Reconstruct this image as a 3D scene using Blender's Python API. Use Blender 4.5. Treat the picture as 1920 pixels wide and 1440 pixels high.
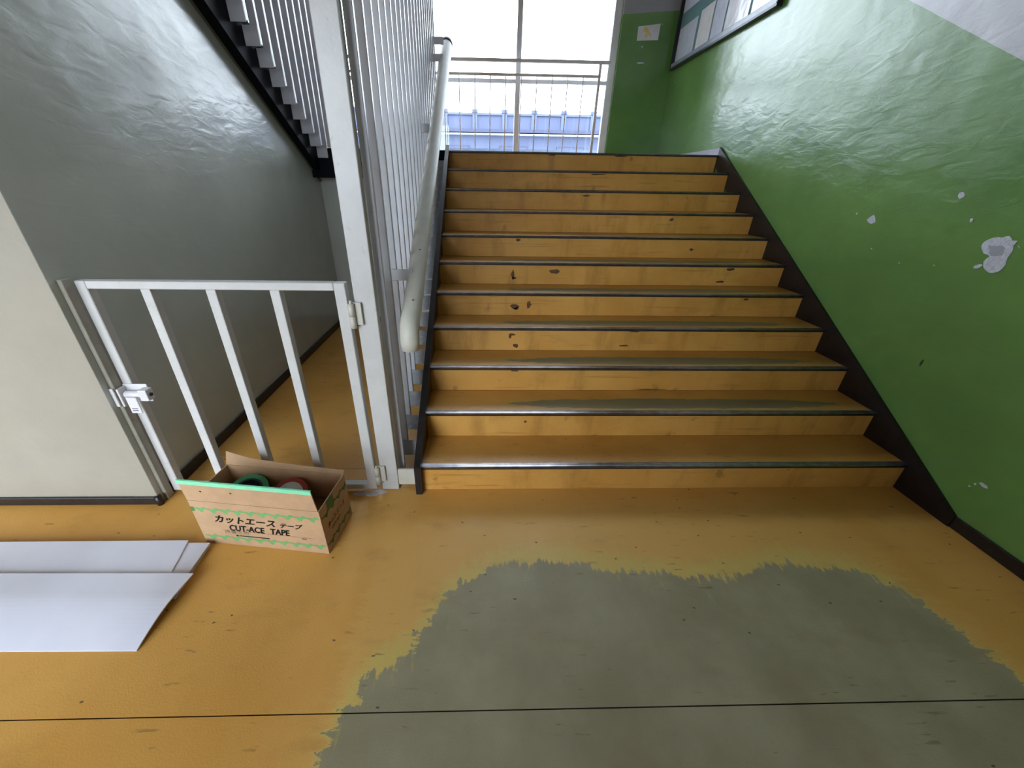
import bpy, bmesh, math, random
from mathutils import Vector, Matrix
random.seed(7)
S = bpy.context.scene
for o in list(bpy.data.objects): bpy.data.objects.remove(o)

# ------------------------------------------------------------------ camera
pitch, yaw, roll, CAMH = math.radians(27.26), math.radians(-1.689), math.radians(0.876), 1.5134
fw = Vector((-math.sin(yaw)*math.cos(pitch), math.cos(yaw)*math.cos(pitch), -math.sin(pitch)))
r0 = Vector((math.cos(yaw), math.sin(yaw), 0)); u0 = r0.cross(fw)
rt = math.cos(roll)*r0 + math.sin(roll)*u0; up = -math.sin(roll)*r0 + math.cos(roll)*u0
cd = bpy.data.cameras.new('camera'); cam = bpy.data.objects.new('camera', cd); S.collection.objects.link(cam)
cd.sensor_width = 36; cd.lens = 715/1920*36; cd.shift_x = (960-921)/1920; cd.shift_y = (716-720)/1920
cd.clip_start = 0.02; cd.clip_end = 300
M = Matrix((rt, up, -fw)).transposed().to_4x4(); M.translation = (0, 0, CAMH); cam.matrix_world = M
S.camera = cam

# ------------------------------------------------------------------ world: overcast daylight
SKY = 12.0
w = bpy.data.worlds.new('world'); S.world = w; w.use_nodes = True
bg = w.node_tree.nodes['Background']; bg.inputs[0].default_value = (0.80, 0.89, 1.0, 1); bg.inputs[1].default_value = SKY
S.view_settings.view_transform = 'Standard'; S.view_settings.look = 'None'
S.view_settings.exposure = 0.0; S.view_settings.gamma = 1.0; S.view_settings.use_curve_mapping = False
def portal(loc, rot, sx, sy):
    l = bpy.data.lights.new('window_portal', 'AREA'); l.shape = 'RECTANGLE'; l.size = sx; l.size_y = sy
    l.cycles.is_portal = True
    o = bpy.data.objects.new('window_portal', l); S.collection.objects.link(o); o.location = loc; o.rotation_euler = rot
portal((-1.25, 6.22, 3.42), (math.radians(-90), 0, 0), 5.9, 3.16)     # landing window
portal((-3.6, -2.02, 1.65), (math.radians(90), 0, 0), 5.2, 3.1)      # hall window behind the camera

# ------------------------------------------------------------------ dimensions
XL, XR, Y0, TR, RI = -0.319, 2.392, 1.617, 0.278, 0.165
NST = 11; YL = Y0 + (NST-1)*TR; ZL = NST*RI            # landing edge
YF = 6.05; XW = -1.685; YW = 1.533; YU = 4.55           # far wall, well wall, hall wall face, wall under landing
SL = RI/TR

# ------------------------------------------------------------------ mesh helpers
WL = {}
def link(o, parent=None, loc=None):
    S.collection.objects.link(o)
    loc = Vector(loc) if loc is not None else Vector((0, 0, 0))
    WL[o.name] = loc.copy()
    if parent is not None:
        o.parent = parent; o.location = loc - WL[parent.name]
    else:
        o.location = loc
    return o
def empty(name, loc, label=None, cat=None, group=None, kind=None):
    o = bpy.data.objects.new(name, None); o.empty_display_size = 0.1; link(o, None, loc); tag(o, label, cat, group, kind); return o
def tag(o, label=None, cat=None, group=None, kind=None):
    if label: o['label'] = label
    if cat: o['category'] = cat
    if group: o['group'] = group
    if kind: o['kind'] = kind
    return o
def obj_bm(name, bm, mat, parent=None, smooth=False, origin=None):
    bm.normal_update()
    vs = [v.co for v in bm.verts]
    lo = Vector([min(v[i] for v in vs) for i in range(3)]); hi = Vector([max(v[i] for v in vs) for i in range(3)])
    org = Vector(origin) if origin is not None else Vector(((lo.x+hi.x)/2, (lo.y+hi.y)/2, lo.z))
    bmesh.ops.translate(bm, vec=-org, verts=bm.verts)
    me = bpy.data.meshes.new(name); bm.to_mesh(me); bm.free()
    if mat: me.materials.append(mat)
    if smooth:
        for p in me.polygons: p.use_smooth = True
    o = bpy.data.objects.new(name, me)
    return link(o, parent, org)
def add_box(bm, x0, x1, y0, y1, z0, z1, bev=0, seg=1):
    r = bmesh.ops.create_cube(bm, size=1)
    vs = r['verts']
    for v in vs:
        v.co = Vector(((x0+x1)/2 + v.co.x*(x1-x0), (y0+y1)/2 + v.co.y*(y1-y0), (z0+z1)/2 + v.co.z*(z1-z0)))
    if bev:
        es = list({e for v in vs for e in v.link_edges})
        bmesh.ops.bevel(bm, geom=es, offset=bev, segments=seg, affect='EDGES', profile=0.5)
def box(name, x0, x1, y0, y1, z0, z1, mat, parent=None, bev=0, seg=1, kind=None):
    bm = bmesh.new(); add_box(bm, x0, x1, y0, y1, z0, z1, bev, seg)
    o = obj_bm(name, bm, mat, parent)
    if kind: o['kind'] = kind
    return o
def add_prism(bm, pts, axis, a, b):
    """extrude a polygon given in the two other axes along axis from a to b"""
    def P(p, t):
        if axis == 0: return (t, p[0], p[1])
        if axis == 1: return (p[0], t, p[1])
        return (p[0], p[1], t)
    va = [bm.verts.new(P(p, a)) for p in pts]; vb = [bm.verts.new(P(p, b)) for p in pts]
    n = len(pts); bm.faces.new(va); bm.faces.new(vb[::-1])
    for i in range(n): bm.faces.new((va[i], vb[i], vb[(i+1) % n], va[(i+1) % n]))
    bmesh.ops.recalc_face_normals(bm, faces=bm.faces)
def prism(name, pts, axis, a, b, mat, parent=None, kind=None):
    bm = bmesh.new(); add_prism(bm, pts, axis, a, b); o = obj_bm(name, bm, mat, parent)
    if kind: o['kind'] = kind
    return o
def add_tube(bm, path, rad, n=16, cap=True):
    path = [Vector(p) for p in path]; rings = []
    prevn = None
    for i, p in enumerate(path):
        t = (path[min(i+1, len(path)-1)] - path[max(i-1, 0)]).normalized()
        nn = (Vector((1, 0, 0)) if abs(t.x) < 0.9 else Vector((0, 0, 1))) if prevn is None else prevn
        nn = (nn - t*nn.dot(t)).normalized(); prevn = nn; b = t.cross(nn)
        r = rad[i] if isinstance(rad, (list, tuple)) else rad
        rings.append([bm.verts.new(p + r*(math.cos(2*math.pi*k/n)*nn + math.sin(2*math.pi*k/n)*b)) for k in range(n)])
    for a, b in zip(rings, rings[1:]):
        for k in range(n): bm.faces.new((a[k], a[(k+1) % n], b[(k+1) % n], b[k]))
    if cap: bm.faces.new(rings[0][::-1]); bm.faces.new(rings[-1])
    bmesh.ops.recalc_face_normals(bm, faces=bm.faces)
def tube(name, path, rad, mat, parent=None, n=16, smooth=True):
    bm = bmesh.new(); add_tube(bm, path, rad, n); return obj_bm(name, bm, mat, parent, smooth)
def poly3(name, pts, n, th, mat, parent=None):
    """thin plate: polygon pts (3-D, coplanar) given thickness th along n"""
    bm = bmesh.new(); n = Vector(n)
    a = [bm.verts.new(Vector(p)) for p in pts]; b = [bm.verts.new(Vector(p) + n*th) for p in pts]
    k = len(a); bm.faces.new(a); bm.faces.new(b[::-1])
    for i in range(k): bm.faces.new((a[i], b[i], b[(i+1) % k], a[(i+1) % k]))
    bmesh.ops.recalc_face_normals(bm, faces=bm.faces)
    return obj_bm(name, bm, mat, parent)

# ------------------------------------------------------------------ material helpers
class MT:
    def __init__(s, name):
        s.m = bpy.data.materials.new(name); s.m.use_nodes = True; s.t = s.m.node_tree; s.N = s.t.nodes; s.L = s.t.links
        s.p = s.N['Principled BSDF']; s._pos = None
    def n(s, typ, **kw):
        x = s.N.new(typ)
        for k, v in kw.items(): setattr(x, k, v)
        return x
    def put(s, sock, v):
        if hasattr(v, 'is_output') or isinstance(v, bpy.types.NodeSocket): s.L.new(v, sock)
        else: sock.default_value = v
    def pos(s):
        if s._pos is None: s._pos = s.n('ShaderNodeNewGeometry').outputs['Position']
        return s._pos
    def objc(s): return s.n('ShaderNodeTexCoord').outputs['Object']
    def math(s, op, a, b=None, c=None, clamp=False):
        x = s.n('ShaderNodeMath', operation=op); x.use_clamp = clamp
        s.put(x.inputs[0], a)
        if b is not None: s.put(x.inputs[1], b)
        if c is not None: s.put(x.inputs[2], c)
        return x.outputs[0]
    def mapping(s, vec, scale=(1, 1, 1), rot=(0, 0, 0), loc=(0, 0, 0)):
        x = s.n('ShaderNodeMapping'); s.put(x.inputs[0], vec); x.inputs['Scale'].default_value = scale
        x.inputs['Rotation'].default_value = rot; x.inputs['Location'].default_value = loc; return x.outputs[0]
    def noise(s, vec, scale, detail=3, rough=0.5, dist=0.0):
        x = s.n('ShaderNodeTexNoise'); s.put(x.inputs['Vector'], vec); x.inputs['Scale'].default_value = scale
        x.inputs['Detail'].default_value = detail; x.inputs['Roughness'].default_value = rough; x.inputs['Distortion'].default_value = dist
        return x.outputs[0]
    def ramp(s, v, a, b, lo=0.0, hi=1.0, smooth=True):
        x = s.n('ShaderNodeMapRange'); x.clamp = True
        if smooth: x.interpolation_type = 'SMOOTHSTEP'
        s.put(x.inputs[0], v); x.inputs[1].default_value = a; x.inputs[2].default_value = b; x.inputs[3].default_value = lo; x.inputs[4].default_value = hi
        return x.outputs[0]
    def mix(s, f, a, b):
        x = s.n('ShaderNodeMix', data_type='RGBA'); s.put(x.inputs[0], f); s.put(x.inputs[6], a); s.put(x.inputs[7], b); return x.outputs[2]
    def sep(s, v):
        x = s.n('ShaderNodeSeparateXYZ'); s.put(x.inputs[0], v); return x.outputs
    def comb(s, a, b, c):
        x = s.n('ShaderNodeCombineXYZ')
        for i, v in enumerate((a, b, c)): s.put(x.inputs[i], v)
        return x.outputs[0]
    def col(s, v): s.put(s.p.inputs['Base Color'], v)
    def rough(s, v): s.put(s.p.inputs['Roughness'], v)
    def bump(s, h, dist=0.002, strength=1.0, prev=None):
        x = s.n('ShaderNodeBump'); x.inputs['Strength'].default_value = strength; x.inputs['Distance'].default_value = dist
        s.put(x.inputs['Height'], h)
        if prev is not None: s.L.new(prev, x.inputs['Normal'])
        s.L.new(x.outputs[0], s.p.inputs['Normal']); return x.outputs[0]
def C(r, g, b):
    f = lambda v: ((v/255+0.055)/1.055)**2.4 if v > 10 else v/255/12.92
    return (f(r), f(g), f(b), 1)
def simple(name, c, rough=0.5, metal=0.0, var=0.12, scale=9.0, bump=0.0, bscale=60, spec=0.5, dirt=None):
    m = MT(name); v = m.noise(m.pos(), scale, 4, 0.6)
    d = (c[0]*(1-var), c[1]*(1-var), c[2]*(1-var), 1); l = (min(1, c[0]*(1+var)), min(1, c[1]*(1+var)), min(1, c[2]*(1+var)), 1)
    colr = m.mix(m.ramp(v, 0.3, 0.7), d, l)
    if dirt:
        dv = m.noise(m.pos(), 22, 6, 0.7); colr = m.mix(m.ramp(dv, 0.60, 0.72), colr, dirt)
    m.col(colr); m.rough(rough); m.p.inputs['Metallic'].default_value = metal; m.p.inputs['Specular IOR Level'].default_value = spec
    if bump: m.bump(m.noise(m.pos(), bscale, 3), bump)
    return m.m

# ------------------------------------------------------------------ materials
ORA, ORB = C(222, 168, 88), C(210, 152, 70)
def vinyl_detail(m, base, specks=True):
    p = m.pos()
    g = m.noise(p, 420, 2); base = m.mix(m.ramp(g, 0.35, 0.65, 0, 0.20), base, (0.20, 0.12, 0.03, 1))       # fine grain
    sm = m.noise(m.mapping(p, (1.0, 2.2, 2.2)), 3.1, 5, 0.62)
    base = m.mix(m.ramp(sm, 0.52, 0.80, 0, 0.35), base, (0.24, 0.135, 0.035, 1))                          # grime clouds
    a = m.noise(m.mapping(p, (9, 55, 9), (0, 0, 0.5)), 1.0, 3, 0.5); b = m.noise(p, 4.0, 2)
    sc = m.math('MULTIPLY', m.ramp(a, 0.63, 0.70), m.ramp(b, 0.48, 0.60))
    base = m.mix(m.math('MULTIPLY', sc, 0.45), base, (0.10, 0.06, 0.025, 1))                              # scuffs
    if not specks: return base
    v = m.n('ShaderNodeTexVoronoi', voronoi_dimensions='2D'); v.inputs['Scale'].default_value = 5.0
    wob = m.n('ShaderNodeVectorMath', operation='ADD'); m.put(wob.inputs[0], m.mapping(p, (1, 1.5, 1), (0, 0, 0.7)))
    nz = m.n('ShaderNodeTexNoise'); m.put(nz.inputs['Vector'], p); nz.inputs['Scale'].default_value = 40
    sc_ = m.n('ShaderNodeVectorMath', operation='SCALE'); m.put(sc_.inputs[0], nz.outputs['Color']); sc_.inputs['Scale'].default_value = 0.02
    m.put(wob.inputs[1], sc_.outputs[0]); m.put(v.inputs['Vector'], wob.outputs[0])
    pick = m.math('GREATER_THAN', m.sep(v.outputs['Color'])[0], 0.66)
    sp = m.math('MULTIPLY', m.ramp(v.outputs['Distance'], 0.016, 0.034, 1, 0), pick)
    base = m.mix(m.math('MULTIPLY', sp, 0.8), base, (0.04, 0.03, 0.02, 1))                                # specks
    return base
def make_floor():
    m = MT('vinyl_floor_worn'); p = m.pos(); x, y, z = m.sep(p)
    base = m.mix(m.ramp(m.noise(p, 1.3, 4, 0.55), 0.3, 0.7), ORA, ORB)
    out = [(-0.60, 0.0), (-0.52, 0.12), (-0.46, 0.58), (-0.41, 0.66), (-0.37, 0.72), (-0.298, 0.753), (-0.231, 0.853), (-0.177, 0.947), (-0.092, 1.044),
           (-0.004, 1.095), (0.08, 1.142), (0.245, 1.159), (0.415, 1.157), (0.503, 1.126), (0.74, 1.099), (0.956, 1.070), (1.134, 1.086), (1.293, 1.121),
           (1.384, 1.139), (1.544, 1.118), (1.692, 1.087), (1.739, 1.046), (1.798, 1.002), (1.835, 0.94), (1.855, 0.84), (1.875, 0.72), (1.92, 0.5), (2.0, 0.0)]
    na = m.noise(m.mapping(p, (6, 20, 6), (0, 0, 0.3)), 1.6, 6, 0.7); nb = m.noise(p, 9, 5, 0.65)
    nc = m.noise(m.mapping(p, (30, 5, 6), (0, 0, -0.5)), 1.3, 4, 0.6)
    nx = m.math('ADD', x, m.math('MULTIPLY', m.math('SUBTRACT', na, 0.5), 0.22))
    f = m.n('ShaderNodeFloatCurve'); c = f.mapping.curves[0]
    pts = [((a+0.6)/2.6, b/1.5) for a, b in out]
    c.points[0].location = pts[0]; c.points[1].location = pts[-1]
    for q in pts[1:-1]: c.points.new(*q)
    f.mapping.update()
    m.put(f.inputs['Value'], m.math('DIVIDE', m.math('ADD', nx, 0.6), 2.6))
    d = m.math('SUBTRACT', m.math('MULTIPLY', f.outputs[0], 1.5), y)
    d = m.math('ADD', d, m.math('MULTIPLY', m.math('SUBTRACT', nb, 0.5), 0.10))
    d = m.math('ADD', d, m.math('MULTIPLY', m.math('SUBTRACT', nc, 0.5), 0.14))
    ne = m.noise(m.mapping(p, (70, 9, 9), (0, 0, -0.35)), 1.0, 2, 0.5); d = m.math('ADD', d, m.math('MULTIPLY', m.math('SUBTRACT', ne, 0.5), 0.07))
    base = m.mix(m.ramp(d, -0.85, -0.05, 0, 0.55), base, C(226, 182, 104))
    fringe = m.ramp(d, -0.13, -0.02); core = m.ramp(d, -0.006, 0.012)
    base = m.mix(m.math('MULTIPLY', fringe, 0.75), base, C(214, 192, 108))
    ol = m.mix(m.ramp(m.noise(p, 2.6, 5, 0.6), 0.32, 0.70), C(148, 141, 113), C(167, 160, 132))
    st = m.noise(m.mapping(p, (34, 6, 6), (0, 0, -0.6)), 1.0, 3)
    edge = m.ramp(d, 0.02, 0.16, 1, 0)
    ol = m.mix(m.math('MULTIPLY', m.math('MULTIPLY', m.ramp(st, 0.62, 0.70), edge), 0.7), ol, C(178, 170, 110))
    base = m.mix(core, base, ol)
    base = vinyl_detail(m, base)
    m.col(base); m.p.inputs['Specular IOR Level'].default_value = 0.35; m.rough(m.ramp(m.noise(p, 6, 4), 0.3, 0.7, 0.38, 0.54, False))
    b = m.bump(m.noise(p, 160, 2), 0.0006); m.bump(m.noise(p, 5, 3), 0.004, 0.5, b)
    return m.m
def make_tread():
    m = MT('vinyl_tread'); p = m.pos(); x, y, z = m.sep(p); ox, oy, oz = m.sep(m.objc())
    base = m.mix(m.ramp(m.noise(p, 2.0, 4, 0.6), 0.3, 0.7), C(210, 156, 76), C(192, 136, 60))
    at = m.n('ShaderNodeAttribute'); at.attribute_type = 'OBJECT'; at.attribute_name = 'wear'
    n1 = m.noise(m.mapping(p, (7, 30, 7)), 1.2, 5, 0.65)
    ex = m.math('POWER', m.math('ABSOLUTE', m.math('DIVIDE', m.math('SUBTRACT', x, 1.18), 1.02)), 3.0)
    ey = m.math('POWER', m.math('ABSOLUTE', m.math('DIVIDE', m.math('ADD', oy, 0.045), 0.060)), 2.0)
    d = m.math('SUBTRACT', 1.0, m.math('ADD', ex, ey)); d = m.math('ADD', d, m.math('MULTIPLY', m.math('SUBTRACT', n1, 0.5), 1.5))
    core = m.math('MULTIPLY', m.ramp(d, -0.05, 0.15), at.outputs['Fac']); fr = m.math('MULTIPLY', m.ramp(d, -0.9, 0.0, 0, 0.5), at.outputs['Fac'])
    base = m.mix(fr, base, C(176, 156, 76)); base = m.mix(core, base, C(128, 122, 92))
    base = vinyl_detail(m, base); m.col(base); m.rough(0.42)
    m.bump(m.noise(p, 160, 2), 0.0005); return m.m
def make_riser():
    m = MT('vinyl_riser'); p = m.pos()
    base = m.mix(m.ramp(m.noise(p, 2.2, 4, 0.6), 0.3, 0.7), C(222, 166, 84), C(206, 148, 68))
    vs = m.noise(m.mapping(p, (5, 2, 1.3)), 1.3, 4, 0.6); base = m.mix(m.ramp(vs, 0.50, 0.72, 0, 0.42), base, C(132, 90, 36))
    hs = m.noise(m.mapping(p, (2.2, 2, 60)), 1.0, 3, 0.5); base = m.mix(m.ramp(hs, 0.60, 0.72, 0, 0.35), base, C(112, 76, 34))
    base = vinyl_detail(m, base, False); m.col(base); m.rough(0.45); m.bump(m.noise(p, 12, 3), 0.003, 0.6); return m.m
def enamel_wall(name, split):
    """glossy enamel paint over trowelled plaster; split(m) gives the colour socket or value"""
    m = MT(name); p = m.pos()
    m.col(split(m)); m.rough(m.ramp(m.noise(p, 3.0, 5, 0.6), 0.3, 0.7, 0.20, 0.26, False))
    m.p.inputs['Specular IOR Level'].default_value = 0.7
    b = m.bump(m.noise(p, 2.3, 2, 0.5), 0.016, 0.5)
    b = m.bump(m.noise(m.mapping(p, (1, 1, 2.6), (0.35, 0, 0)), 7, 3, 0.5, 0.6), 0.0026, 0.8, b)
    m.bump(m.noise(p, 60, 2, 0.5), 0.00015, 0.6, b)
    return m.m
GR1, GR2 = C(112, 158, 84), C(100, 143, 77)
WHT = C(206, 206, 212)
def green(m):
    p = m.pos(); g = m.mix(m.ramp(m.noise(p, 1.6, 4, 0.6), 0.3, 0.7), GR1, GR2)
    v = m.n('ShaderNodeTexVoronoi'); m.put(v.inputs['Vector'], m.mapping(p, (1, 1, 0.8))); v.inputs['Scale'].default_value = 4.2
    n = m.noise(p, 60, 2); dd = m.math('ADD', v.outputs['Distance'], m.math('MULTIPLY', m.math('SUBTRACT', n, 0.5), 0.035))
    return m.mix(m.math('MULTIPLY', m.ramp(dd, 0.022, 0.030, 1, 0), 0.85), g, C(196, 206, 190))             # flecks of missing paint
def right_split(m):
    x, y, z = m.sep(m.pos())
    line = m.math('MINIMUM', m.math('ADD', m.math('MULTIPLY', m.math('SUBTRACT', y, 2.488), SL), 2.268), 3.41)
    line = m.math('MAXIMUM', line, 1.45)
    return m.mix(m.math('GREATER_THAN', z, line), green(m), WHT)
def pier_split(m):
    x, y, z = m.sep(m.pos()); return m.mix(m.math('GREATER_THAN', z, m.math('ADD', 3.36, m.math('MULTIPLY', m.math('SUBTRACT', x, 1.7), 0.07))), green(m), C(168, 170, 172))
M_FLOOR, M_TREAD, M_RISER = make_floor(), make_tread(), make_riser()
M_RIGHT = enamel_wall('green_enamel', right_split)
M_PIER = enamel_wall('green_enamel_pier', pier_split)
M_GREY = enamel_wall('grey_enamel', lambda m: m.mix(m.ramp(m.noise(m.pos(), 1.4, 4, 0.6), 0.3, 0.7), C(178, 181, 171), C(190, 192, 182)))
M_WHITEW = simple('white_wall_paint', C(149, 141, 126), 0.55, var=0.05, scale=2.5, bump=0.0012, bscale=35)
M_HALL = simple('hall_wall_paint', C(128, 120, 106), 0.6, var=0.06, scale=2)
M_CEIL = simple('ceiling_paint', C(176, 172, 164), 0.8, var=0.03)
M_BLACK = simple('black_skirting', C(30, 26, 27), 0.34, var=0.3, scale=14, bump=0.001, bscale=30, dirt=C(62, 56, 54))
M_BLACKST = simple('dark_steel_paint', C(14, 15, 21), 0.55, var=0.25, scale=6, dirt=C(24, 24, 31), spec=0.08)
M_WHITE = simple('white_gloss_paint', C(194, 191, 187), 0.30, var=0.04, scale=12, bump=0.0006, bscale=60, dirt=C(176, 171, 162))
M_SLAT = simple('grey_white_slat_paint', C(190, 189, 192), 0.30, var=0.05, scale=10, spec=0.4)
M_BRACK = simple('grey_bracket_paint', C(148, 149, 151), 0.40, var=0.14, scale=30, dirt=C(190, 190, 190))
M_RAIL = simple('cream_handrail_paint', C(200, 196, 182), 0.42, var=0.04, scale=14, bump=0.0015, bscale=14, spec=0.3)
M_STEEL = simple('nosing_steel', C(150, 148, 152), 0.28, metal=1.0, var=0.2, scale=18)
M_GROOVE = simple('nosing_rubber', C(46, 42, 44), 0.5)
M_GREYPOST = simple('dull_grey_paint', C(150, 144, 130), 0.5, var=0.12, dirt=C(120, 112, 98))
M_HINGE = simple('cream_hinge_paint', C(198, 192, 178), 0.4, var=0.05)
M_LATCH = simple('painted_latch', C(206, 202, 202), 0.32, var=0.05)
M_DARK = simple('dark_gap', C(22, 20, 20), 0.6)
M_ALU = simple('aluminium_frame', C(236, 237, 240), 0.4, var=0.04)
M_RAILING = simple('grey_railing_paint', C(228, 228, 234), 0.4, var=0.06)
M_SUB = simple('subfloor', C(40, 34, 26), 0.9)
def make_glass():
    m = MT('window_glass'); g = m.n('ShaderNodeBsdfGlossy'); g.inputs['Roughness'].default_value = 0.02
    t = m.n('ShaderNodeBsdfTransparent'); t.inputs[0].default_value = (0.97, 0.985, 0.99, 1); fr = m.n('ShaderNodeFresnel'); fr.inputs[0].default_value = 1.45
    nz = m.noise(m.pos(), 4, 3); g.inputs[0].default_value = (1, 1, 1, 1)
    mx = m.n('ShaderNodeMixShader'); m.L.new(m.math('MULTIPLY', fr.outputs[0], m.ramp(nz, 0.2, 0.8, 0.85, 1.0)), mx.inputs[0]); m.L.new(t.outputs[0], mx.inputs[1]); m.L.new(g.outputs[0], mx.inputs[2])
    m.L.new(mx.outputs[0], m.N['Material Output'].inputs[0]); return m.m
M_GLASS = make_glass()

# ------------------------------------------------------------------ room shell
XB, YB, XE, ZC, ZR = -7.0, -1.9, XR, 3.35, 5.6        # hall left end, back wall, right, hall ceiling, stairwell ceiling
fl = box('floor', XB, XE+0.1, YB-0.1, YF+0.2, -0.12, -0.004, M_SUB, kind='structure')
JY = 0.611
for i, (ya, yb) in enumerate(((YB, JY-0.0022), (JY+0.0022, 1.800), (1.8035, YU))):
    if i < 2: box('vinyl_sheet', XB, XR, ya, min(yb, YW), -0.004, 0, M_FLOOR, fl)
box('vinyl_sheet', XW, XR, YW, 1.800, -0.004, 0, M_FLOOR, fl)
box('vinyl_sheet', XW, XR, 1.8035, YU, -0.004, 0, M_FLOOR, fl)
wr = box('wall_right', XR, XR+0.15, YB, YF, 0, ZR, M_RIGHT, kind='structure')
gw = [(YW, 0), (YU, 0), (YU, 1.493+SL*(4.593-YU)), (YW, 1.493+SL*(4.593-YW))]
prism('wall_well', gw, 0, XW-0.12, XW, M_GREY, kind='structure')
box('wall_left', XB, XW-0.12, YW, YW+0.12, 0, ZC, M_WHITEW, kind='structure')
box('wall_left_end_return', XW-0.12, XW-0.001, YW-0.0015, YW+0.001, 0, 3.3, M_WHITEW, kind='structure')
box('wall_under_landing', XW-0.12, XR, YU, YU+0.12, 0, 1.62, M_GREY, kind='structure')
box('wall_left_end', XB-0.12, XB, YB, YF+0.15, 0, ZR, M_WHITEW, kind='structure')
# unseen back wall; wide window sized and placed to give daylight from behind
bx0, bx1, bz0, bz1 = -6.2, -1.0, 0.1, 3.2
bw = empty('wall_back', (0, YB, 0), kind='structure')
box('wall_panel', XB, bx0, YB-0.12, YB, 0, ZC, M_HALL, bw); box('wall_panel', bx1, XR, YB-0.12, YB, 0, ZC, M_HALL, bw)
box('wall_panel', bx0, bx1, YB-0.12, YB, 0, bz0, M_HALL, bw); box('wall_panel', bx0, bx1, YB-0.12, YB, bz1, ZC, M_HALL, bw)
w2 = empty('window_2', ((bx0+bx1)/2, YB-0.06, bz0), kind='structure')
for k in range(4):
    x = bx0 + (bx1-bx0)*k/3; box('window_stile', x-0.025, x+0.025, YB-0.09, YB-0.04, bz0, bz1, M_ALU, w2)
    if k < 3: box('window_pane', x+0.025, x+(bx1-bx0)/3-0.025, YB-0.068, YB-0.062, bz0+0.05, bz1-0.05, M_GLASS, w2)
box('window_rail', bx0, bx1, YB-0.09, YB-0.04, bz0, bz0+0.05, M_ALU, w2); box('window_rail', bx0, bx1, YB-0.09, YB-0.04, bz1-0.05, bz1, M_ALU, w2)
# ceilings
box('ceiling', XB, XR, YB, YW, ZC, ZC+0.25, M_CEIL, kind='structure')
box('ceiling_stairwell', XB, XR, 0.0, YF+0.15, ZR, ZR+0.15, M_CEIL, kind='structure')
box('wall_above_hall', XB, XR, 0.0, 0.12, ZC+0.25, ZR, M_WHITEW, kind='structure')
# landing
ld = box('floor_landing', XB, XR, YL+0.024, YF+0.15, 1.62, ZL-0.004, M_SUB, kind='structure')
box('vinyl_sheet', XB, XR-0.012, YL+0.03, YF, ZL-0.004, ZL, M_TREAD, ld)
box('landing_fascia', XW-0.02, -0.36, YL-0.03, YL+0.004, 1.56, ZL-0.002, M_BLACKST, ld)
# far wall: pier, head and sill around the window
WX0, WX1, WZ0, WZ1 = -4.2, 1.697, ZL+0.03, 5.0
wf = empty('wall_far', (0, YF, ZL), kind='structure')
box('pier', WX1, XR, YF, YF+0.15, ZL, ZR, M_PIER, wf); box('wall_panel', XB, WX0, YF, YF+0.15, ZL, ZR, M_WHITEW, wf)
box('wall_panel', WX0, WX1, YF, YF+0.15, WZ1, ZR, M_WHITEW, wf); box('sill', WX0, WX1, YF-0.02, YF+0.15, ZL-0.1, WZ0, M_ALU, wf, 0.004)
w1 = empty('window_1', ((WX0+WX1)/2, YF+0.08, WZ0), kind='structure')
ms = [WX1-0.045, 0.465, -0.77, -2.0, -3.2, WX0+0.02]
for i, x in enumerate(ms):
    hw = 0.032 if 0 < i < 5 else 0.045
    box('window_stile', x-hw, x+hw, YF+0.05, YF+0.11, WZ0, WZ1, M_ALU, w1, 0.004)
for a, b in zip(ms, ms[1:]):
    for za, zb in ((WZ0+0.05, 2.688), (2.728, WZ1-0.05)):
        box('window_pane', b+0.032, a-0.032, YF+0.077, YF+0.083, za, zb, M_GLASS, w1)
for za, zb in ((WZ0, WZ0+0.05), (2.688, 2.728), (WZ1-0.05, WZ1)):
    box('window_rail', WX0, WX1, YF+0.06, YF+0.10, za, zb, M_ALU, w1)
# black skirtings
def skirting(name, *a):
    return box(name, *a, M_BLACK, bev=0.006, seg=2, kind='structure')
skirting('baseboard_right', XR-0.012, XR, YB, 1.341, 0, 0.068)
skirting('baseboard_well', XW, XW+0.012, 1.60, YU, 0, 0.072)
skirting('baseboard_left', XB, XW+0.006, YW-0.013, YW-0.001, 0, 0.052)
skirting('baseboard_under_landing', XW+0.013, XR, YU-0.012, YU, 0, 0.07)
box('baseboard_landing', XR-0.012, XR, YL-0.01, YF, ZL, ZL+0.06, simple('pale_skirting', C(186, 186, 206), 0.4, var=0.05), kind='structure')
tube('baseboard_corner', [(XW+0.003, YW-0.004, 0), (XW+0.003, YW-0.004, 0.054)], 0.016, M_BLACK)['kind'] = 'structure'
# wall stringer, black paint band stepping up the right wall
off = 0.068
zl = lambda y, o: RI + (y-Y0)*SL + o
yk = Y0 + (0.068-RI-off)/SL
prism('trim_stair_right', [(yk, 0.0), (yk, 0.068), (YL+0.0, zl(YL, off)), (YL+0.0, ZL-0.1), (Y0+0.4, 0.0)], 0, XR-0.018, XR-0.001, M_BLACK, kind='structure')

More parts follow.
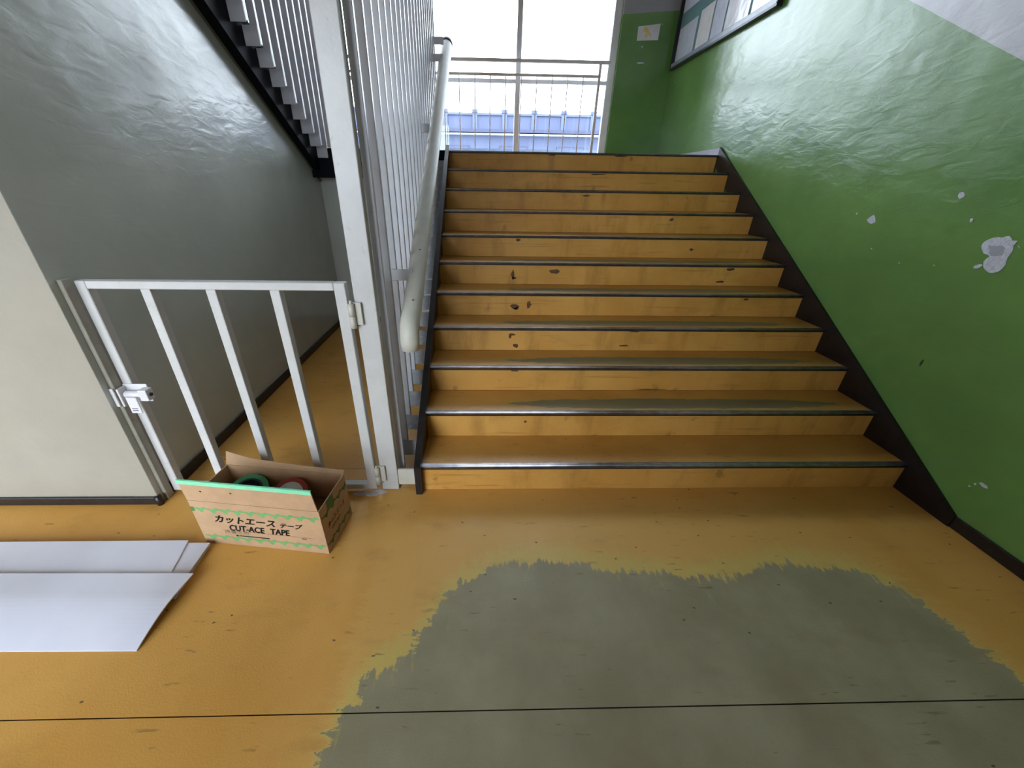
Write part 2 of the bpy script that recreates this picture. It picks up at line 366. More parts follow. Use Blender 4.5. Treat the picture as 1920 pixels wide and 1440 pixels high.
# ------------------------------------------------------------------ lower staircase
st = empty('staircase', ((XL+XR)/2, Y0, 0), 'mustard yellow vinyl staircase with steel nosings rising to the window landing', 'staircase')
xr_ = XR-0.019
for i in range(1, NST+1):
    y = Y0 + (i-1)*TR; z = i*RI
    box('riser', XL, xr_, y+0.008, y+0.020, z-RI+0.0005, z-0.012, M_RISER, st)
    if i < NST:
        t = box('tread', XL, xr_, y+0.030, y+TR+0.008, z-0.012, z-0.001, M_TREAD, st); t['wear'] = 1.0 if 2 <= i <= 6 else 0.0
    bm = bmesh.new()
    prof = [(y+0.034, z-0.012), (y, z-0.012), (y-0.002, z-0.004), (y+0.002, z), (y+0.012, z), (y+0.0135, z-0.0018), (y+0.0155, z-0.0018), (y+0.017, z), (y+0.024, z), (y+0.0255, z-0.0018), (y+0.0275, z-0.0018), (y+0.029, z), (y+0.034, z-0.0005)]
    add_prism(bm, prof, 0, XL, xr_); n_ = obj_bm('nosing', bm, M_STEEL, st)
    box('nosing_lip', XL, xr_, y+0.001, y+0.010, z-0.020, z-0.0125, M_GROOVE, st)
prism('stair_slab', [(Y0+0.30, 0.004), (YL+0.02, ZL-0.20), (YL+0.02, ZL-0.36), (Y0+0.58, 0.004)], 0, XL+0.01, xr_-0.01, M_BLACKST, st)
# black steel side stringer on the open side
yn = 1.585
strg = [(yn, 0.0), (yn, zl(yn, 0.035)), (YL+0.02, zl(YL+0.02, 0.035)), (YL+0.02, ZL-0.28), (1.98, 0.0)]
prism('side_stringer', strg, 0, -0.355, -0.3195, M_BLACK, st)
# scuffs kicked into the risers
M_SCUFF = simple('scuff_black', C(92, 64, 34), 0.6, var=0.3, scale=40)
def blob(cx, cz, rx, rz, n=11, jag=0.35, seed=0):
    r = random.Random(seed); return [(cx+rx*(1+r.uniform(-jag, jag))*math.cos(2*math.pi*k/n), cz+rz*(1+r.uniform(-jag, jag))*math.sin(2*math.pi*k/n)) for k in range(n)]
for k, (i, x, z, rx, rz) in enumerate(((5, .244, .727, .030, .018), (5, .262, .712, .018, .010), (5, .349, .740, .016, .028), (6, .246, .900, .012, .034), (6, .256, .872, .022, .008), (6, .568, .924, .036, .016),
        (4, .209, .610, .022, .008), (4, .196, .596, .010, .014), (4, .238, .529, .022, .016), (4, 1.05, .636, .034, .006), (4, .994, .532, .030, .007), (2, .262, .267, .010, .007), (3, 1.108, .336, .12, .003), (3, .212, .470, .024, .006),
        (7, .30, 1.12, .022, .010), (7, 1.75, 1.06, .016, .010), (8, 1.66, 1.27, .02, .010), (6, 1.95, .955, .030, .010), (6, 1.9, .858, .035, .008), (5, 1.95, .79, .02, .008), (9, .95, 1.44, .03, .007), (11, .7, 1.79, .04, .006), (11, 1.4, 1.79, .06, .006), (10, 1.1, 1.62, .07, .006))):
    y = Y0 + (i-1)*TR
    poly3('scuff_mark', [(px, y+0.0079, pz) for px, pz in blob(x, z, rx, rz, seed=k)], (0, -1, 0), 0.0006, M_SCUFF, st)

# ------------------------------------------------------------------ lower slat screen with its post
PIT = 0.139
sc = empty('slat_screen', (-0.455, 1.63, 0), 'tall white steel slat screen with thick end post beside the lower stairs', 'screen')
box('end_post', -0.546, -0.455, 1.627, 1.672, 0.0, ZC-0.01, M_WHITE, sc, 0.004, 2)
box('base_plate', -0.454, -0.356, 1.632, 1.645, 0.03, 0.136, M_HINGE, sc, 0.002)
for i in range(0, 21):
    y = 1.70 + PIT*i; zt = 0.185 + 0.0855*(i-1)
    zb = 0.088 if i == 0 else zt-0.05
    box('slat', -0.462, -0.428, y, y+0.022, zb, 3.58, M_SLAT, sc, 0.002)
    if i:
        box('bracket', -0.466, -0.3555, y-0.007, y-0.0005, zt-0.108, zt, M_BRACK, sc, 0.002)
box('top_rail', -0.47, -0.433, 1.672, 4.60, 3.58, 3.60, M_SLAT, sc)

# ------------------------------------------------------------------ handrail
hr = empty('handrail', (-0.335, 1.72, 0.85), 'thick cream painted tube handrail running up beside the slat screen', 'handrail')
hz = lambda y: 0.94 + SL*(y-1.75)
path = [(-0.335, 1.690, 0.815), (-0.335, 1.692, 0.86), (-0.335, 1.697, 0.89), (-0.335, 1.712, 0.92), (-0.335, 1.74, 0.942)]
y = 1.80
while y < 4.72: path.append((-0.335, y, hz(y))); y += 0.05
path.append((-0.335, 4.72, hz(4.72)))
bm = bmesh.new(); add_tube(bm, path, [0.042, 0.045, 0.0455, 0.046]+[0.046+0.009*max(0, (q[1]-3.2)/1.5) for q in path[4:]], 20); obj_bm('rail_tube', bm, M_RAIL, hr, True)
tube('end_cap', [(-0.335, 4.672, hz(4.672)), (-0.335, 4.735, hz(4.735)), (-0.335, 4.748, hz(4.748)), (-0.335, 4.756, hz(4.756))], [0.0565, 0.056, 0.042, 0.014], M_DARK, hr, 20)
for yb, dz in ((1.978, 0.03), (3.368, -0.02), (4.34, 0.035), (4.479, 0.105)):
    box('rail_bracket', -0.466, -0.345, yb-0.014, yb-0.006, hz(yb)+dz-0.028, hz(yb)+dz+0.028, M_BRACK if yb < 1 else M_SLAT, hr, 0.002)

M_CHIPB = simple('chipped_black', C(20, 18, 16), 0.6)
for yy, dz in ((2.135, 0.0), (1.815, 0.008)):
    cpt = Vector((-0.335, yy, hz(yy)+dz)); dr = (Vector((0, 0, CAMH))-cpt); dr -= dr.dot(Vector((0, 1, SL)).normalized())*Vector((0, 1, SL)).normalized(); dr.normalize()
    q = cpt+dr*0.0462; t_ = Vector((0, 1, SL)).normalized(); b_ = t_.cross(dr)
    poly3('paint_chip', [q+t_*0.006*math.cos(a)+b_*0.0035*math.sin(a) for a in (0, 1, 2.2, 3.1, 4.2, 5.3)], dr, 0.0008, M_CHIPB, hr)
# ------------------------------------------------------------------ upper flight over the store room
us = empty('upper_staircase', (-2.9, YL, ZL), 'dark painted upper stair flight rising over the grey wall', 'staircase')
b0 = lambda y: 1.493 + SL*(4.593-y)
prism('outer_stringer', [(4.40, b0(4.40)), (1.80, b0(1.80)), (1.80, b0(1.80)+0.34), (4.40, b0(4.40)+0.34)], 0, -1.684, -1.60, M_BLACKST, us)
prism('stringer_flange', [(4.53, b0(4.53)-0.006), (1.80, b0(1.80)-0.006), (1.80, b0(1.80)+0.012), (4.53, b0(4.53)+0.012)], 0, -1.684, -1.668, simple('olive_trim_paint', C(84, 82, 66), 0.5), us)
for k in range(NST-2):
    ya = YL - k*TR; z = ZL + (k+1)*RI
    box('riser', XB+2.6, -1.684, ya-0.02, ya, z-RI, z-0.03, M_BLACKST, us); box('tread', XB+2.6, -1.684, ya-TR-0.01, ya+0.01, z-0.03, z, M_BLACKST, us)
us2 = empty('slat_screen', (-1.5, 3.3, 2.0), 'pale blue grey steel slat screen hanging on the upper flight', 'screen')
for j in range(-5, 12):
    y = 3.249 + PIT*j; zb = max(2.418 - 0.086*j, 1.73 if y < YL else ZL+0.004)
    box('slat', -1.551, -1.500, y, y+0.030, zb+0.01, 4.25, M_SLAT, us2, 0.002)
    if j < 9: box('bracket', -1.5995, -1.500, y-0.007, y-0.0005, zb, zb+0.11, M_SLAT, us2, 0.002)
box('top_rail', -1.552, -1.497, 2.5, 4.82, 4.25, 4.28, M_SLAT, us2)

# ------------------------------------------------------------------ low gate
GY0, GY1 = 1.605, 1.645
gk = 1.605/1.63
gt = empty('gate', (-1.13, GY0, 0.02), 'low white barred steel gate closing the passage under the stairs', 'gate')
gx0, gx1 = -1.662, -0.568
box('stile', gx0, gx0+0.042, GY0, GY1, 0.022, 1.145, M_WHITE, gt, 0.003)
box('stile', gx1-0.048, gx1, GY0, GY1, 0.022, 1.145, M_WHITE, gt, 0.003)
box('top_rail', gx0+0.042, gx1-0.048, GY0, GY1, 1.112, 1.145, M_WHITE, gt, 0.003)
box('bottom_rail', gx0+0.042, gx1-0.048, GY0, GY1, 0.022, 0.055, M_WHITE, gt, 0.003)
for x in (-1.432, -1.163, -0.897):
    x *= gk; box('bar', x, x+0.040, GY0+0.001, GY1-0.001, 0.055, 1.112, M_WHITE, gt, 0.002)
for zc in (1.005, 0.115):
    h = empty_h = obj_bm('hinge', (lambda b: (add_box(b, gx1-0.004, -0.546+0.030, 1.613, 1.6265, zc-0.045, zc+0.055, 0.002), b)[1])(bmesh.new()), M_HINGE, gt)
    tube('hinge_knuckle', [(gx1+0.012, 1.606, zc), (gx1+0.012, 1.606, zc+0.052)], 0.0135, M_HINGE, h)
    tube('hinge_knuckle', [(gx1+0.012, 1.606, zc-0.055), (gx1+0.012, 1.606, zc-0.002)], 0.0135, M_HINGE, h)
    tube('hinge_pin', [(gx1+0.012, 1.606, zc+0.05), (gx1+0.012, 1.606, zc+0.066)], 0.006, M_HINGE, h)
# barrel bolt
lz = 0.622
lt = obj_bm('latch', (lambda b: (add_box(b, gx0+0.002, gx0+0.110, 1.599, 1.6045, lz-0.040, lz+0.052, 0.002), b)[1])(bmesh.new()), M_LATCH, gt)
tube('bolt_barrel', [(gx0+0.022, 1.580, lz+0.010), (gx0+0.120, 1.580, lz+0.010)], 0.017, M_LATCH, lt)
tube('bolt_rod', [(gx0+0.006, 1.580, lz+0.010), (gx0+0.136, 1.580, lz+0.010)], 0.008, M_DARK, lt)
box('bolt_tab', gx0+0.030, gx0+0.078, 1.556, 1.562, lz-0.080, lz+0.004, M_LATCH, lt, 0.002)
box('bolt_strap', gx0+0.004, gx0+0.014, 1.556, 1.599, lz-0.046, lz+0.046, M_LATCH, lt, 0.004, 2)
box('bolt_strap', gx0+0.092, gx0+0.130, 1.560, 1.599, lz-0.018, lz+0.038, M_LATCH, lt, 0.004, 2)
for zz in (lz-0.056, lz-0.066): box('tab_slot', gx0+0.040, gx0+0.066, 1.5555, 1.5562, zz, zz+0.003, M_DARK, lt)
gp = box('gate_post', XW, XW+0.020, 1.562, 1.604, 0.0, 1.157, M_GREYPOST, None, 0.003)
tag(gp, 'dull grey flat steel latch post fixed to the grey wall', 'post')
box('bolt_keeper', XW-0.002+0.0025, XW+0.018, 1.552, 1.5618, lz-0.044, lz+0.050, M_LATCH, gp, 0.004, 2)

M_SMEAR = simple('white_paint_smear', C(206, 200, 206), 0.5, var=0.1, scale=30)
for k, (cx, cy, rx, ry) in enumerate(((-0.655, 1.598, 0.050, 0.016), (-0.560, 1.606, 0.045, 0.014), (-0.600, 1.585, 0.03, 0.010))):
    poly3('paint_smear', [(px, py, 0.0001) for px, py in blob(cx, cy, rx, ry, 13, 0.3, 300+k)], (0, 0, 1), 0.0004+0.0002*k, M_SMEAR, fl)
# ------------------------------------------------------------------ cardboard box
A = Vector((-0.694, 1.209, 0)); B = Vector((-1.294, 1.284, 0)); Cc = Vector((-0.607, 1.437, 0))
ex = (A-B).normalized(); BW = (A-B).length
ey = Vector((-ex.y, ex.x, 0)); BD = 0.246; BH = 0.262; BT = 0.005
def bp(u, v, z): return B + ex*u + ey*v + Vector((0, 0, z))
M_CARD = simple('cardboard', C(180, 144, 108), 0.8, var=0.07, scale=12, bump=0.0008, bscale=90)
M_CARDSHADE = simple('cardboard_inside_shaded', C(112, 82, 52), 0.85, var=0.1, scale=12)  # darkened in the colour to stand in for shade inside the box
M_TAPE = simple('green_masking_tape', C(132, 214, 168), 0.45, var=0.06, scale=25, bump=0.0006)
M_PRINT = simple('green_print', C(106, 158, 94), 0.75, var=0.06)
M_INK = simple('black_print', C(34, 26, 24), 0.75); M_INKG = simple('grey_print', C(126, 104, 84), 0.75); M_PRINTD = simple('dull_green_print', C(84, 112, 56), 0.75)
cb = empty('cardboard_box', (B+Cc)/2, 'open cardboard box of cut tape with green taped front flap', 'box')
def panel(name, quad, n, th, mat, parent): return poly3(name, quad, n, th, mat, parent)
fp = panel('front_panel', [bp(0, 0, 0.001), bp(BW, 0, 0.001), bp(BW, 0, BH), bp(0, 0, BH)], ey, BT, M_CARD, cb)
panel('back_panel', [bp(0, BD-BT, 0.001), bp(BW, BD-BT, 0.001), bp(BW, BD-BT, BH), bp(0, BD-BT, BH)], ey, BT, M_CARD, cb)
sp = panel('side_panel', [bp(BW-BT, BT, 0.001), bp(BW-BT, BD-BT, 0.001), bp(BW-BT, BD-BT, BH), bp(BW-BT, BT, BH)], ex, BT, M_CARD, cb)
panel('side_panel', [bp(0, BT, 0.001), bp(0, BD-BT, 0.001), bp(0, BD-BT, BH), bp(0, BT, BH)], ex, BT, M_CARD, cb)
panel('bottom_panel', [bp(BT, BT, 0.002), bp(BW-BT, BT, 0.002), bp(BW-BT, BD-BT, 0.002), bp(BT, BD-BT, 0.002)], (0, 0, 1), BT, M_CARDSHADE, cb)
# raised front flap, leaning a little outwards
FO, FH = -0.003, 0.116
ff = panel('front_flap', [bp(0.000, 0.000, BH+0.002), bp(BW-0.004, 0.000, BH+0.002), bp(BW-0.012, FO, BH+FH), bp(-0.004, FO, BH+FH)], ey, BT, M_CARD, cb)
nrm = (Vector((0, 0, FH))+ey*FO).normalized()
k0 = 0.84
panel('tape_strip', [bp(-0.006, FO*k0-0.0012, BH+FH*k0), bp(BW-0.010, FO*k0-0.0012, BH+FH*k0), bp(BW-0.010, FO-0.0012, BH+FH+0.002), bp(-0.008, FO-0.0012, BH+FH+0.002)], -ey, 0.0006, M_TAPE, ff)
panel('tape_strip', [bp(-0.008, FO-0.0012, BH+FH+0.002), bp(BW-0.010, FO-0.0012, BH+FH+0.002), bp(BW-0.010, FO+BT+0.001, BH+FH+0.002), bp(-0.008, FO+BT+0.001, BH+FH+0.002)], (0, 0, 1), 0.0005, M_TAPE, ff)
for u, z in ((0.085, BH+0.062), (0.225, BH+0.066)):
    poly3('tear_hole', [bp(u+dx, FO*(z-BH)/FH-0.0008, z+dz) for dx, dz in ((-0.006, 0.002), (0.002, 0.004), (0.007, -0.001), (0.001, -0.004))], -ey, 0.0004, M_INK, ff)
# raised back flap with a curled left end
bm = bmesh.new(); nseg = 14; lo, hi = [], []
for k in range(nseg+1):
    t = k/nseg; u = -0.004 + t*BW; curl = max(0, 1-t*2.6)**2
    hgt = 0.010 + 0.036*(1-t)**1.4
    lo.append((bm.verts.new(bp(u, BD-0.001, BH)), bm.verts.new(bp(u, BD+0.003, BH))))
    hi.append((bm.verts.new(bp(u-0.02*curl, BD+0.012+0.03*curl, BH+hgt)), bm.verts.new(bp(u-0.02*curl, BD+0.016+0.03*curl, BH+hgt))))
for k in range(nseg):
    a, b, c, d = lo[k], lo[k+1], hi[k+1], hi[k]
    bm.faces.new((a[0], b[0], c[0], d[0])); bm.faces.new((a[1], d[1], c[1], b[1])); bm.faces.new((d[0], c[0], c[1], d[1]))
bmesh.ops.recalc_face_normals(bm, faces=bm.faces); obj_bm('back_flap', bm, M_CARD, cb)
# printed wave borders
def wave(name, zc, parent, mat, u0=0.012, u1=BW-0.008, face='front', per=0.058, amp=0.011, th=0.0080):
    bm = bmesh.new(); n = 150; pa = []
    L_ = BW if face == 'front' else BD
    for k in range(n+1):
        u = u0 + (u1-u0)*k/n; ph = 2*math.pi*u/per
        z = zc + amp*0.55*math.sin(ph) + amp*0.25*math.sin(2*ph+0.8); t = th*(1.0+0.55*math.cos(ph+0.9))
        q = (lambda u, z: bp(u, -0.0007, z)) if face == 'front' else (lambda u, z: bp(BW+0.0007, u, z))
        pa.append((bm.verts.new(q(u, z-t)), bm.verts.new(q(u, z+t))))
    for a, b in zip(pa, pa[1:]): bm.faces.new((a[0], b[0], b[1], a[1]))
    return obj_bm(name, bm, mat, parent)
wave('printed_wave', 0.216, fp, M_PRINT); wave('printed_wave', 0.046, fp, M_PRINT)
wave('printed_wave', 0.205, sp, M_PRINTD, 0.008, BD-0.008, 'side'); wave('printed_wave', 0.045, sp, M_PRINTD, 0.008, BD-0.008, 'side')
poly3('corner_print', [bp(0.000, -0.0007, 0.200), bp(0.016, -0.0007, 0.200), bp(0.016, -0.0007, 0.226), bp(0.000, -0.0007, 0.226)], -ey, 0.0003, M_PRINTD, fp)
panel('tape_strip', [bp(BW+0.0008, 0.06, BH-0.055), bp(BW+0.0008, 0.12, BH-0.055), bp(BW+0.0008, 0.12, BH), bp(BW+0.0008, 0.06, BH)], ex, 0.0004, M_PRINTD, sp)
def lettering(body, u, z, size, mat, parent, face='front', sx=1.0, shear=0.25, bold=0.0, name='lettering'):
    cu = bpy.data.curves.new(name, 'FONT'); cu.body = body; cu.size = size; cu.shear = shear; cu.resolution_u = 3
    to = bpy.data.objects.new(name+'_tmp', cu); S.collection.objects.link(to)
    bpy.context.view_layer.update()
    me = bpy.data.meshes.new_from_object(to.evaluated_get(bpy.context.evaluated_depsgraph_get()))
    bpy.data.objects.remove(to); bpy.data.curves.remove(cu)
    bm = bmesh.new(); bm.from_mesh(me); bpy.data.meshes.remove(me)
    bmesh.ops.scale(bm, vec=(sx, 1, 1), verts=bm.verts)
    if bold:                                                        # thicken the strokes
        src = bm.copy(); me2 = bpy.data.meshes.new('tmp'); src.to_mesh(me2); src.free(); bm.clear()
        for dx, dz in ((-bold, 0), (bold, 0), (0, bold*0.7), (0, -bold*0.7)):
            k = len(bm.verts); bm.from_mesh(me2); bm.verts.ensure_lookup_table()
            bmesh.ops.translate(bm, vec=(dx, dz, 0), verts=bm.verts[k:])
        bpy.data.meshes.remove(me2)
    for v in bm.verts:
        x, yy = v.co.x, v.co.y
        v.co = bp(u+x, -0.0009, z+yy) if face == 'front' else bp(BW+0.0009, u+x, z+yy)
    if not bm.verts: bm.free(); return None
    wd = 0
    return obj_bm(name, bm, mat, parent)
lettering('カットエース', 0.088, 0.146, 0.050, M_INK, fp, sx=0.98, shear=0.38, bold=0.0022)
lettering('テープ', 0.398, 0.146, 0.034, M_INK, fp, sx=1.02, shear=0.38, bold=0.0018)
lettering('CUT-ACE', 0.148, 0.097, 0.050, M_INK, fp, sx=0.80, shear=0.25, bold=0.0020)
lettering('TAPE', 0.345, 0.097, 0.050, M_INK, fp, sx=0.80, shear=0.25, bold=0.0020)
lettering('床養生用', 0.118, 0.077, 0.026, M_INKG, fp, sx=1.15, shear=0.1)
box_line = [(0.185, 0.068), (0.332, 0.068), (0.332, 0.0625), (0.185, 0.0625)]
poly3('printed_line', [bp(u, -0.0008, z) for u, z in box_line], -ey, 0.0003, M_INK, fp)
poly3('printed_emblem', [bp(0.176+0.007*math.cos(a*math.pi/3), -0.0008, 0.0655+0.006*math.sin(a*math.pi/3)) for a in range(6)], -ey, 0.0003, M_INK, fp)
for z in (0.086, 0.080): poly3('printed_line', [bp(0.49, -0.0008, z), bp(0.515, -0.0008, z), bp(0.515, -0.0008, z+0.0035), bp(0.49, -0.0008, z+0.0035)], -ey, 0.0003, M_INKG, fp)
poly3('printed_line', [bp(0.11, -0.0008, 0.0935), bp(0.56, -0.0008, 0.0935), bp(0.56, -0.0008, 0.0944), bp(0.11, -0.0008, 0.0944)], -ey, 0.0003, M_INKG, fp)
lettering('カットエース', 0.035, 0.125, 0.030, M_INK, sp, 'side', 0.9, 0.3, 0.0008)
lettering('CUT-ACE', 0.06, 0.092, 0.022, M_INK, sp, 'side', 0.9, 0.2, 0.0006)

# tape rolls in the box
def roll_ring(name, c, axis, ro, ri, wd, mat, parent=None, n=36):
    bm = bmesh.new(); axis = Vector(axis).normalized(); a = axis.orthogonal().normalized(); b = axis.cross(a); R = []
    for k in range(n):
        d = math.cos(2*math.pi*k/n)*a + math.sin(2*math.pi*k/n)*b
        R.append([bm.verts.new(Vector(c)+d*r+axis*h) for r, h in ((ro, -wd/2), (ro, wd/2), (ri, wd/2), (ri, -wd/2))])
    for k in range(n):
        p, q = R[k], R[(k+1) % n]
        for s in range(4): bm.faces.new((p[s], q[s], q[(s+1) % 4], p[(s+1) % 4]))
    bmesh.ops.recalc_face_normals(bm, faces=bm.faces); return obj_bm(name, bm, mat, parent)
M_TAPEG = simple('green_tape_roll', C(70, 158, 106), 0.4); M_CORE = simple('dark_core_paper', C(40, 44, 66), 0.6); M_CLEAR = simple('clear_wrap', C(150, 152, 146), 0.15)
M_REDL = simple('red_label', C(150, 44, 34), 0.4); M_WLAB = simple('pale_label', C(176, 186, 178), 0.4)
c1 = bp(0.165, 0.150, 0.186); ax1 = (0.15, -0.25, 0.95)
t1 = empty('tape_roll', bp(0.155, 0.155, 0.15), 'green cloth tape roll with dark core inside the cardboard box', 'tape roll')
tr1 = roll_ring('tape_body', c1, ax1, 0.085, 0.062, 0.05, M_TAPEG, t1); roll_ring('core', c1, ax1, 0.0615, 0.052, 0.05, M_CORE, t1); roll_ring('core_paper', c1, ax1, 0.0515, 0.004, 0.006, M_CORE, t1)
c2 = bp(0.375, 0.150, 0.186); ax2 = (0.05, -0.45, 0.9)
t2 = empty('tape_roll', bp(0.375, 0.15, 0.15), 'clear wrapped tape roll with red label inside the cardboard box', 'tape roll')
roll_ring('tape_body', c2, ax2, 0.082, 0.060, 0.048, M_REDL, t2); roll_ring('wrapper', c2+Vector(ax2).normalized()*0.003, ax2, 0.0595, 0.003, 0.046, M_WLAB, t2)
for k in range(3):
    q = c2 + ex*(-0.098-0.008*k) + Vector((0, 0, 0.004*k)); poly3('wrapper_fold', [q, q+ex*0.03+Vector((0, 0, .012)), q+ex*0.02+ey*0.03+Vector((0, 0, .02)), q+ey*0.04], (0, 0, 1), 0.001, M_CLEAR, t2)
poly3('packing', [bp(0.02, 0.02, 0.008), bp(BW-0.02, 0.02, 0.008), bp(BW-0.02, BD-0.02, 0.008), bp(0.02, BD-0.02, 0.008)], (0, 0, 1), 0.108, M_CARDSHADE, cb)

# ------------------------------------------------------------------ white plastic sheets
def make_sheet_mat():
    m = MT('white_plastic_sheet'); p = m.pos(); m.col(m.mix(m.ramp(m.noise(p, 3, 3), 0.3, 0.7), C(204, 202, 212), C(214, 212, 221))); m.rough(0.35)
    m.p.inputs['Transmission Weight'].default_value = 0.0; m.p.inputs['Subsurface Weight'].default_value = 0.25; m.p.inputs['Subsurface Radius'].default_value = (0.03, 0.03, 0.03); m.p.inputs['Subsurface Scale'].default_value = 0.3
    return m.m
M_SHEET = make_sheet_mat()
def sheet(x0, x1, xb1, ya, yb, zf, th, label, xs=0.0, n=10):
    """zf(t): height of the underside from front (0) to back (1); right edge runs from x1 (front) to xb1 (back)"""
    bm = bmesh.new(); rows = []
    for k in range(n+1):
        t = k/n; y = ya+(yb-ya)*t; xr = x1+(xb1-x1)*t; z = zf(t)
        rows.append([bm.verts.new(v) for v in ((x0, y+xs, z), (xr, y, z), (xr, y, z+th), (x0, y+xs, z+th))])
    for a, b in zip(rows, rows[1:]):
        for s in range(4): bm.faces.new((a[s], a[(s+1) % 4], b[(s+1) % 4], b[s]))
    bm.faces.new(rows[0][::-1]); bm.faces.new(rows[-1]); bmesh.ops.recalc_face_normals(bm, faces=bm.faces)
    o = obj_bm('plastic_sheet', bm, M_SHEET); return tag(o, label, 'plastic sheet', 'white plastic sheets on the floor')
lab = ['bottom white plastic sheet of the pile lying on the yellow floor', 'second white plastic sheet from the floor in the pile', 'third white plastic sheet from the floor in the pile', 'fourth white plastic sheet up, longest at its back corner']
for k in range(4):
    sheet(-2.9, -1.240-0.006*(k % 3), -1.262-0.010*((k*2) % 3)+0.004*k, 1.00, 1.262-0.003*k, lambda t, k=k: 0.001+0.0075*k, 0.0062, lab[k], 0.004*k)
sheet(-2.9, -1.29, -1.352, 1.00, 1.262, lambda t: 0.031, 0.0055, 'upper white plastic sheet set back from the box corner, under the front sheet', 0.0)
sheet(-2.9, -1.240, -1.206, 0.806, 1.082, lambda t: 0.0008+0.044*(1-(1-min(1, t/0.66))**1.7), 0.005, 'top white plastic sheet in front, its back edge shading the pile', 0.020, 18)

# ------------------------------------------------------------------ landing railing by the window
rl = empty('railing', (0.0, 5.95, ZL), 'thin grey guard railing with balusters in front of the landing window', 'railing')
box('top_rail', -2.9, 1.585, 5.932, 5.968, 2.860, 2.894, M_RAILING, rl, 0.003); box('middle_rail', -2.9, 1.452, 5.938, 5.962, 2.724, 2.752, M_RAILING, rl, 0.003)
box('bottom_rail', -2.9, 1.452, 5.940, 5.960, 1.865, 1.880, M_RAILING, rl)
box('post', 1.452, 1.484, 5.934, 5.966, ZL, 2.868, M_RAILING, rl, 0.003)
for k in range(-15, 9):
    x = -0.087 + 0.1939*(k) - 0.1939*0
    if x > -2.88 and x < 1.4: tube('baluster', [(x, 5.95, 1.88), (x, 5.95, 2.728)], 0.0065, M_RAILING, rl, 8)

# ------------------------------------------------------------------ glazed notice board on the right wall
nb = empty('notice_board', (XR, 5.0, 2.815), 'long notice board of papers in a dark frame high on the green wall', 'notice board')
M_BFRAME = simple('dark_frame', C(48, 46, 58), 0.35); M_BFACE = simple('light_frame_lip', C(150, 160, 178), 0.3); M_TEAL = simple('teal_board_cloth', C(104, 144, 146), 0.8, var=0.06)
n0, n1, nz0, nz1 = 4.016, 5.975, 2.815, 3.86
box('backing', XR-0.012, XR-0.001, n0+0.02, n1-0.02, nz0+0.02, nz1-0.02, M_TEAL, nb)
for nm, a in (('frame_bottom', (XR-0.05, XR-0.001, n0, n1, nz0, nz0+0.022)), ('frame_top', (XR-0.05, XR-0.001, n0, n1, nz1-0.022, nz1)), ('frame_side', (XR-0.05, XR-0.001, n0, n0+0.022, nz0+0.022, nz1-0.022)), ('frame_side', (XR-0.05, XR-0.001, n1-0.022, n1, nz0+0.022, nz1-0.022))):
    box(nm, *a, M_BFRAME, nb, 0.003)
box('inner_lip', XR-0.044, XR-0.013, n0+0.0225, n1-0.0225, nz0+0.0225, nz0+0.062, M_BFACE, nb)
M_PAPW = simple('white_paper', C(236, 238, 240), 0.7, var=0.03); M_LAMW = simple('laminated_white_paper', C(240, 241, 244), 0.16, var=0.05, bump=0.004, bscale=9); M_PAPB = simple('laminated_blue_paper', C(214, 222, 240), 0.2, var=0.06, scale=18, bump=0.004, bscale=9)
pl = ['pale blue paper sheet at the window end of the notice board', 'white paper sheet second from the window end of the notice board', 'pale blue paper sheet in the middle of the notice board', 'white paper sheet right of the middle of the notice board', 'white paper sheet at the near end of the notice board']
for k, (a, b, z1_) in enumerate(((5.50, 5.93, 3.20), (5.16, 5.44, 3.22), (4.90, 5.13, 3.20), (4.48, 4.87, 3.24), (4.07, 4.44, 3.24))):
    bm = bmesh.new(); add_box(bm, XR-0.0165, XR-0.0125, a, b, 2.895, z1_)
    o = obj_bm('paper_sheet', bm, (M_PAPB, M_LAMW, M_PAPB, M_LAMW, M_LAMW)[k]); tag(o, pl[k], 'paper', 'papers on the notice board')
for k, (a, b, lb_) in enumerate(((5.35, 5.93, 'upper pale blue paper at the window end of the notice board'), (4.75, 5.25, 'upper white paper in the middle of the notice board'), (4.1, 4.6, 'upper white paper at the near end of the notice board'))):
    bm = bmesh.new(); add_box(bm, XR-0.0165, XR-0.0125, a, b, 3.34, 3.74); o = obj_bm('paper_sheet', bm, (M_PAPB, M_LAMW, M_LAMW)[k]); tag(o, lb_, 'paper', 'papers on the notice board')

# card on the pier
cdm = poly3('paper_card', [(1.905, YF-0.0005, 3.118), (2.165, YF-0.0005, 3.130), (2.168, YF-0.0005, 3.283), (1.900, YF-0.0005, 3.252)], (0, -1, 0), 0.002, M_PAPW)
tag(cdm, 'white paper card with a yellow mark on the green pier', 'card')
M_YEL = simple('yellow_crayon', C(232, 214, 130), 0.7)
for q in ([(1.975, 3.245), (2.005, 3.248), (2.045, 3.205), (2.075, 3.165), (2.060, 3.160), (2.030, 3.185), (2.020, 3.150), (2.000, 3.150), (2.008, 3.195), (1.965, 3.205)],):
    poly3('yellow_mark', [(x, YF-0.0026, z) for x, z in q], (0, -1, 0), 0.0005, M_YEL, cdm)
M_PLAS = simple('bare_plaster', C(206, 210, 222), 0.8, var=0.12, scale=60, bump=0.003, bscale=80)
pr_ = bpy.data.objects['pier']
